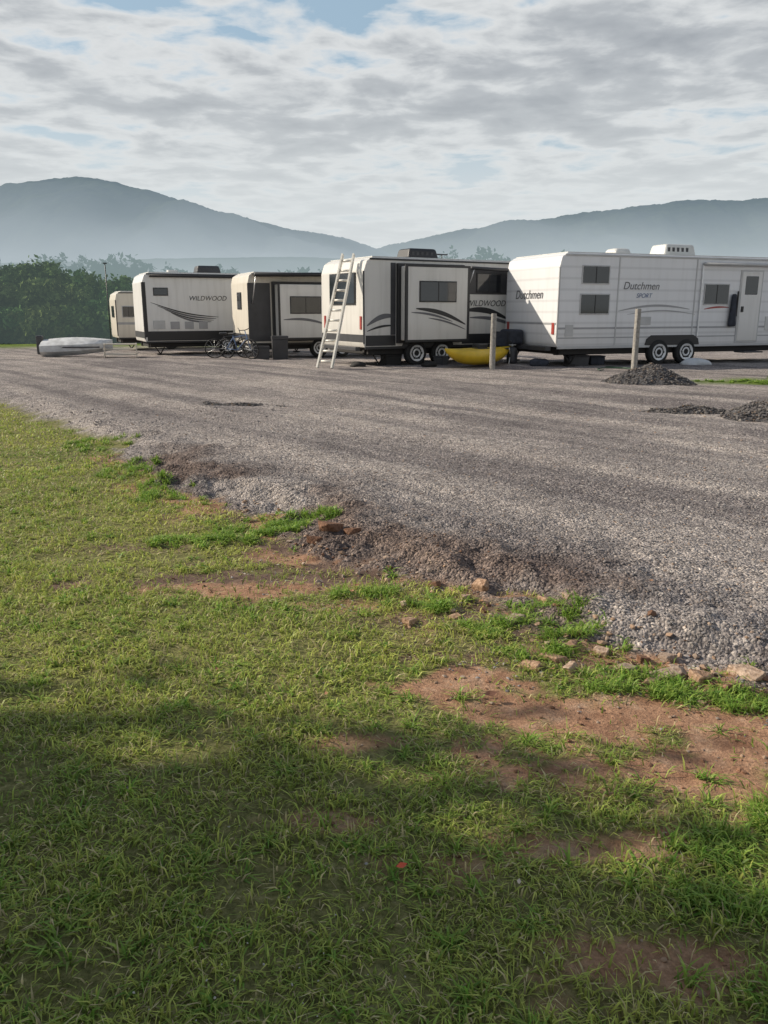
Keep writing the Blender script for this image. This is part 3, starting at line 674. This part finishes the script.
# ------------------------------------------------------------------ steps, boat, bins and clutter
st = empty('folding_steps', (-9.7, 30.0, float(ground_z(-9.6, 30))), .3)
for k in range(3): box('tread', -.6, .6, k * .3, k * .3 + .3, k * .17 + .12, k * .17 + .17, M_cream, st, .01)
for s in (-.58, .55): prism('side', [(s, 0), (s, .52), (s + .03, .52), (s + .03, 0)], 0, .88, M_cream, st)
bt = empty('covered_boat', (-11.6, 31.0, float(ground_z(-12.6, 31.6))), math.radians(8))
bm = bmesh.new(); rings = []
for i in range(13):
    t = i / 12; w = .65 * (1 - t ** 3.5) + .04; h0 = .56 + .08 * t
    rings.append([bm.verts.new((t * 2.5 - 1.25, y_, z_)) for y_, z_ in ((-w * .6, .04 + .2 * t ** 2), (-w, .22 + .14 * t ** 2), (-w * 1.03, h0 - .12), (-w * .6, h0), (0, h0 + .14 * math.sin(math.pi * min(1, t * .8 + .2))), (w * .6, h0), (w * 1.03, h0 - .12), (w, .22 + .14 * t ** 2), (w * .6, .04 + .2 * t ** 2))])
for a, b_ in zip(rings, rings[1:]):
    for k in range(9): bm.faces.new((a[k], a[(k + 1) % 9], b_[(k + 1) % 9], b_[k]))
bm.faces.new(rings[0]); bm.faces.new(rings[-1]); bmesh.ops.recalc_face_normals(bm, faces=bm.faces[:])
bmobj('hull_and_cover', bm, M_tarp, bt); box('outboard', -1.5, -1.27, -.12, .12, .1, .8, M_dgrey, bt, .04)
box('rub_rail', -1.2, .9, -.69, -.66, .36, .41, M_dgrey, bt)
def bin_(name, X, Y, sx, sy, h, mat, rz=.2):
    z = float(ground_z(X, Y)); e = empty(name, (X, Y, z), rz)
    box('tub', -sx, sx, -sy, sy, 0, h * .85, mat, e, .02, taper=1.08)
    box('lid', -sx * 1.12, sx * 1.12, -sy * 1.12, sy * 1.12, h * .85, h, mat, e, .015)
bin_('storage_bin', 5.3, 22.4, .28, .18, .30, M_dgrey); bin_('storage_bin', 5.9, 22.7, .2, .16, .25, M_navy); bin_('storage_bin', 1.6, 22.9, .16, .14, .25, M_dgrey, 1)
bin_('storage_bin', -4.2, 27.9, .25, .2, .45, M_dgrey); bin_('cooler', .2, 22.9, .24, .16, .3, M_under, .5)
bin_('trash_can', -3.6, 28.2, .25, .25, .8, M_dgrey)
def lump(name, X, Y, sx, sy, sz, mat):
    bm = bmesh.new(); bmesh.ops.create_icosphere(bm, subdivisions=3, radius=1)
    for v in bm.verts:
        n = float(fbm(v.co.x * 1.7 + v.co.z + X, v.co.y * 1.7 + Y, 70)); v.co *= .7 + .7 * n
        v.co = Vector((v.co.x * sx, v.co.y * sy, max(v.co.z, -.5) * sz))
    o = bmobj(name, bm, mat, None, True); o.location = (X, Y, float(ground_z(X, Y)) + sz * .4)
lump('rubbish_bag', 8.7, 22.6, .42, .2, .15, M_bag); lump('tarpaulin_bundle', 4.2, 22.0, .25, .2, .14, M_navy); lump('tarpaulin_bundle', -.7, 21.9, .2, .15, .1, M_under); lump('tarpaulin_bundle', 1.25, 22.3, .2, .2, .1, M_under)
def gas(X, Y):
    e = empty('propane_cylinder', (X, Y, float(ground_z(X, Y))))
    bm = bmesh.new(); prof = [(.1, 0), (.15, .03), (.155, .1), (.155, .36), (.12, .44), (.04, .47)]; n = 18; R = []
    for r, z in prof: R.append([bm.verts.new((r * math.cos(k * 2 * math.pi / n), r * math.sin(k * 2 * math.pi / n), z)) for k in range(n)])
    for a, b_ in zip(R, R[1:]):
        for k in range(n): bm.faces.new((a[k], a[(k + 1) % n], b_[(k + 1) % n], b_[k]))
    bm.faces.new(R[0][::-1]); bm.faces.new(R[-1]); bmobj('tank', bm, M_dgrey, e, True)
    tube('collar', [(.09 * math.cos(a), .09 * math.sin(a), .52) for a in [k * math.pi / 6 for k in range(11)]], .012, M_acw, e, 6); tube('valve', [(0, 0, .46), (0, 0, .54)], .02, M_alu, e)
gas(3.6, 22.9)
def chair(X, Y, rz, mat):
    e = empty('folding_chair', (X, Y, float(ground_z(X, Y))), rz)
    for s in (-.25, .25):
        tube('leg', [(s, -.22, 0), (s, .2, .45)], .012, M_alu, e, 6); tube('leg', [(s, .22, 0), (s, -.22, .45)], .012, M_alu, e, 6); tube('back_post', [(s, .18, .4), (s, .3, .9)], .012, M_alu, e, 6); tube('armrest', [(s, -.22, .62), (s, .24, .62)], .018, M_black, e, 6)
    box('seat', -.24, .24, -.22, .2, .42, .445, mat, e, .008); prism('backrest', [(-.24, .48), (.24, .48), (.24, .88), (-.24, .88)], .23, .26, mat, e)
chair(3.3, 22.9, -.3, M_navy)
tube('water_hose', [(5.9 + .5 * math.sin(t * .9), 21.3 - t * .12 + .3 * math.cos(t * 1.7), .13) for t in [k * .4 for k in range(16)]], .014, M_green, None, 6)
up = empty('light_pole', (-14.35, 43, -.4)); tube('pole', [(0, 0, 0), (0, 0, 4.3)], .03, M_dgrey, up, 8, .025); box('lamp_head', -.1, .1, -.06, .06, 4.28, 4.34, M_dgrey, up, .02)

# ------------------------------------------------------------------ trees
def leaves(C, S, cols, size, n_per, squash=.8):
    P = np.repeat(C, n_per, 0); R = np.repeat(S, n_per)
    P = P + rng.normal(size=P.shape) * (R * .45)[:, None] * np.array([1, 1, squash])
    n = len(P); u = rng.normal(size=(n, 3)); u /= np.linalg.norm(u, axis=1)[:, None]; v = np.cross(u, rng.normal(size=(n, 3))); v /= np.linalg.norm(v, axis=1)[:, None]
    s = size * (.5 + rng.random(n))[:, None]
    V = np.stack([P - u * s, P + v * s * .5, P + u * s, P - v * s * .5], 1).reshape(-1, 3)
    Fc = np.arange(n * 4).reshape(-1, 4)
    cc = np.repeat(np.repeat(cols, n_per, 0) * (.7 + .6 * rng.random((n, 1))), 4, 0)
    return V, Fc, cc
def crown(cx, cy, cz, rx, rz, nc, base):
    d = rng.normal(size=(nc, 3)); d /= np.linalg.norm(d, axis=1)[:, None]
    q = (rng.random(nc) ** .4)[:, None]; lob = (.7 + .6 * fbm(d[:, 0] * 2 + cx, d[:, 1] * 2 + d[:, 2] * 2 + cy, 80))[:, None]
    C = d * q * lob * np.array([rx, rx, rz]) + np.array([cx, cy, cz]); S = rx * (.16 + .14 * rng.random(nc))
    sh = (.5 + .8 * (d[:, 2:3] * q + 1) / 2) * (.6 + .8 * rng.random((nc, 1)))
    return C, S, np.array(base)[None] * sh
def tree(name, X, Y, zg, H, rx, nc, npr, ls, base, mat):
    e = empty(name, (0, 0, 0))
    tube('trunk', [(X, Y, zg - .2), (X + .1, Y, zg + H * .25), (X - .05, Y + .1, zg + H * .5), (X, Y, zg + H * .8)], H * .028, M_bark, e, 10, H * .006)
    for k in range(9):
        a = k * 2.4; z0 = zg + H * (.2 + .05 * k); L = rx * (.85 - .04 * k)
        tube('limb', [(X, Y, z0), (X + L * .5 * math.cos(a), Y + L * .5 * math.sin(a), z0 + H * .07), (X + L * math.cos(a), Y + L * math.sin(a), z0 + H * .17)], H * .011, M_bark, e, 7, H * .003)
    C, S, cc = crown(X, Y, zg + H * .56, rx, H * .46, nc, base)
    V, Fc, c3 = leaves(C, S, cc, ls, npr)
    np_mesh('foliage', V, Fc, mat, c3, e)
M_leaf = attrmat('foliage', .6, .2)
# shade trees standing out of frame on the left; their shadow falls on the near lawn
tree('shade_tree', -10.0, .85, 0, 9.6, 3.7, 460, 110, .12, (.05, .08, .028), M_leaf)
tree('shade_tree', -8.5, -4.6, 0, 9.0, 3.6, 300, 60, .14, (.05, .08, .028), M_leaf)

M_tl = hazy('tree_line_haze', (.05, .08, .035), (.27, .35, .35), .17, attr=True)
Vs, Fs, Cs = [], [], []; off = 0
def addm(t):
    global off
    V, Fc, c3 = t; Vs.append(V); Fs.append(Fc + off); Cs.append(c3); off += len(V)
for X, Y, H, rx in [(-40, 66, 5.2, 4.2), (-35.5, 62, 4.9, 3), (-32, 60, 5.0, 3), (-30.3, 61, 4.8, 3), (-29, 60, 5.6, 3.4), (-27.8, 61, 5.2, 3), (-26.3, 60, 5.9, 3.0), (-25, 61, 5.2, 3), (-23.6, 59, 5.0, 2.8), (-22.3, 61, 4.8, 2.8), (-21.2, 60, 4.8, 2.8), (-20, 61, 4.5, 2.8), (-18.8, 62, 4.4, 2.6), (-16.5, 64, 4.2, 2.6), (-36, 56, 4.6, 3), (-29, 53, 4.2, 2.6), (-27, 54, 4.2, 2.6), (-25, 52, 4.2, 2.4), (-23, 53, 3.8, 2.4), (-21.5, 54, 3.8, 2.4), (-18.2, 55, 3.2, 2.2), (-33, 51, 3.4, 3), (-13, 70, 4, 3), (-10, 72, 4, 3), (-45, 60, 6, 4.5), (-52, 62, 7, 5),
                    (-30, 48, 2.6, 2.4), (-26, 47, 2.2, 2.2), (-24, 47.5, 2.2, 2.2), (-22, 48, 2.4, 2.2), (-20, 48, 2.2, 2.2), (-18.5, 49, 2.2, 2), (-16, 50, 2.4, 2)]:
    base = np.array((.065 + .03 * rng.random(), .11 + .03 * rng.random(), .04))
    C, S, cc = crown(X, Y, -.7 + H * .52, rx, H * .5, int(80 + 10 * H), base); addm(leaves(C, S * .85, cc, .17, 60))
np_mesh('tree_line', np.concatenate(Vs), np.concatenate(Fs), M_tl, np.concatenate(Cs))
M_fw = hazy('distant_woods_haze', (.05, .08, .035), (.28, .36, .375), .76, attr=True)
Vs, Fs, Cs = [], [], []; off = 0
for k in range(130):
    X = -190 + k * 3.0 + rng.normal() * 2; Y = 230 + rng.normal() * 14; H = 10.5 + 4 * rng.random() + 1.8 * math.sin(X * .05)
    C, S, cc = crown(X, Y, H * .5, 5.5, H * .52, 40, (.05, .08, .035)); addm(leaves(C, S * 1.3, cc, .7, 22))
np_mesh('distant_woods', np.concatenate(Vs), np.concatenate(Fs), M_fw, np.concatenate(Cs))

# ------------------------------------------------------------------ mountains
cp, sn = math.cos(math.radians(14.2)), math.sin(math.radians(14.2))
def ridge(pts, Y):
    o = []
    for u, v in pts:
        t = (v - 512) / 800; sl = -(sn + t * cp) / (cp - t * sn); dep = Y * cp - sl * Y * sn
        o.append(((u - 384) / 800 * dep, 1.6 + sl * Y))
    return np.array(o)
def mountain(name, pts, Y, fr, mat, seed, rough):
    R = ridge(pts, Y); nx_ = 700; ny_ = 70
    X = np.linspace(R[0, 0], R[-1, 0], nx_); T = np.linspace(0, 1.35, ny_)
    XX, TT = np.meshgrid(X, T); k = np.interp(X, R[:, 0], R[:, 1])
    kk = np.convolve(np.pad(k, 8, 'edge'), np.ones(17) / 17, 'valid')
    sp_ = (fbm(XX / 200, TT * 3, seed) - .5)
    prof = np.where(TT < 1, np.sin(np.clip(TT, 0, 1) * math.pi / 2) ** 1.25, 1 - (TT - 1) * 1.2)
    Z = kk[None] * prof + sp_ * rough * 2.6 * np.sin(np.clip(TT, 0, 1) * math.pi) + (fbm(XX / 22, TT * 28, seed + 3) - .5) * rough * .16 + (fbm(XX / 7, TT * 60, seed + 5, 2) - .5) * rough * .12
    YY = Y - fr * (1 - TT)
    i = np.arange(ny_ - 1)[:, None] * nx_ + np.arange(nx_ - 1)[None]
    Fm = np.stack([i, i + 1, i + nx_ + 1, i + nx_], -1).reshape(-1, 4)
    np_mesh(name, np.stack([XX.ravel(), YY.ravel(), Z.ravel() - 1], -1), Fm, mat, smooth=True)
M_m1 = hazy('near_mountain_haze', (.07, .085, .05), (.165, .225, .27), .78, 40, 340, (.50, .57, .61), nscale=.012)  # haze and low mist on the slopes are emission colour, not a volume
M_m2 = hazy('far_mountain_haze', (.07, .085, .05), (.19, .25, .295), .82, 60, 340, (.53, .60, .63), nscale=.010)
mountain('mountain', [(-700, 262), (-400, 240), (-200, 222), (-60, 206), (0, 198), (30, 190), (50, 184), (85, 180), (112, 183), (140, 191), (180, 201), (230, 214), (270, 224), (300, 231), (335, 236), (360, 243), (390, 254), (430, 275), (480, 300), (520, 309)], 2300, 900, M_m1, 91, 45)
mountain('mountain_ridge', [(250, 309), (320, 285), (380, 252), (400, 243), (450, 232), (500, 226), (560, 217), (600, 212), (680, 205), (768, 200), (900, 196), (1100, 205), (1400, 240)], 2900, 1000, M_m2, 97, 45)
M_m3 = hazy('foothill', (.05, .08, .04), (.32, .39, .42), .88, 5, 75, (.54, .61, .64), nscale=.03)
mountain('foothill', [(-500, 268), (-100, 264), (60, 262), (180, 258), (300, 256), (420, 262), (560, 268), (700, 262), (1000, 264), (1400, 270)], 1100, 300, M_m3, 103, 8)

# ------------------------------------------------------------------ sky + sun
EL = 29.; sdir = Vector((-.975, .22, 0)).normalized() * math.cos(math.radians(EL)) + Vector((0, 0, math.sin(math.radians(EL))))
w = bpy.data.worlds.new('sky'); scene.world = w; w.use_nodes = True; nt = w.node_tree; nt.nodes.clear()
wo = N(nt, 'ShaderNodeOutputWorld'); bg = N(nt, 'ShaderNodeBackground'); bg.inputs['Strength'].default_value = .1
sk = N(nt, 'ShaderNodeTexSky', sky_type='NISHITA'); sk.sun_disc = False; sk.sun_elevation = math.radians(EL); sk.sun_rotation = math.atan2(sdir.x, sdir.y); sk.air_density = 1.2; sk.dust_density = 2.
tc = N(nt, 'ShaderNodeTexCoord'); sp = N(nt, 'ShaderNodeSeparateXYZ'); nt.links.new(tc.outputs['Generated'], sp.inputs[0])
zz = mth(nt, 'ADD', mth(nt, 'MAXIMUM', sp.outputs[2], .0), .07)
cb = N(nt, 'ShaderNodeCombineXYZ'); nt.links.new(mth(nt, 'DIVIDE', sp.outputs[0], zz), cb.inputs[0]); nt.links.new(mth(nt, 'DIVIDE', sp.outputs[1], zz), cb.inputs[1])
def wn(sc, det, rough, dist=0., off=(0, 0, 0)):
    mp = N(nt, 'ShaderNodeMapping'); mp.inputs['Location'].default_value = off; nt.links.new(cb.outputs[0], mp.inputs['Vector'])
    n = N(nt, 'ShaderNodeTexNoise'); n.inputs['Scale'].default_value = sc; n.inputs['Detail'].default_value = det; n.inputs['Roughness'].default_value = rough; n.inputs['Distortion'].default_value = dist
    nt.links.new(mp.outputs[0], n.inputs['Vector']); return n.outputs[0]
big = wn(.9, 3, .5, .1, (3.1, 1.7, 0)); puff = wn(3.4, 6, .55, .2, (0, 0, 0))
dens = mth(nt, 'ADD', mth(nt, 'MULTIPLY', big, .5), mth(nt, 'MULTIPLY', puff, .5))
cover = ramp(nt, dens, [(.40, 0.), (.47, 1.)])
cloudc = ramp(nt, dens, [(.42, (8.1, 8.2, 8.2)), (.49, (6.7, 6.95, 7.1)), (.55, (4.7, 5.0, 5.3)), (.64, (3.6, 3.9, 4.25))])
skyc = mix(nt, .6, sk.outputs[0], (4.3, 6.0, 7.4))
c = mix(nt, cover, skyc, cloudc)
hz = ramp(nt, sp.outputs[2], [(.05, 1.), (.12, .9), (.19, .35), (.26, .0)])
c = mix(nt, mth(nt, 'MULTIPLY', hz, .88), c, (7.1, 7.5, 7.6))
c = mix(nt, ramp(nt, sp.outputs[2], [(.42, 0.), (.62, .85)]), c, sk.outputs[0])
nt.links.new(c, bg.inputs[0]); nt.links.new(bg.outputs[0], wo.inputs[0])
sl = bpy.data.lights.new('sun', 'SUN'); sl.energy = 5.0; sl.angle = math.radians(.55); sl.color = (1, .90, .75)
so = link(bpy.data.objects.new('sun', sl)); so.rotation_euler = (-sdir).to_track_quat('-Z', 'Y').to_euler(); so.location = (-30, 10, 30)

# ------------------------------------------------------------------ camera
cd = bpy.data.cameras.new('camera'); cd.sensor_fit = 'VERTICAL'; cd.sensor_height = 24; cd.lens = 24 * 800 / 1024; cd.clip_end = 20000; cd.clip_start = .05
co = link(bpy.data.objects.new('camera', cd)); co.location = (0, 0, 1.6); co.rotation_euler = (math.radians(90 - 14.2), 0, 0)
scene.camera = co
scene.view_settings.view_transform = 'Standard'; scene.view_settings.look = 'None'; scene.view_settings.exposure = 0
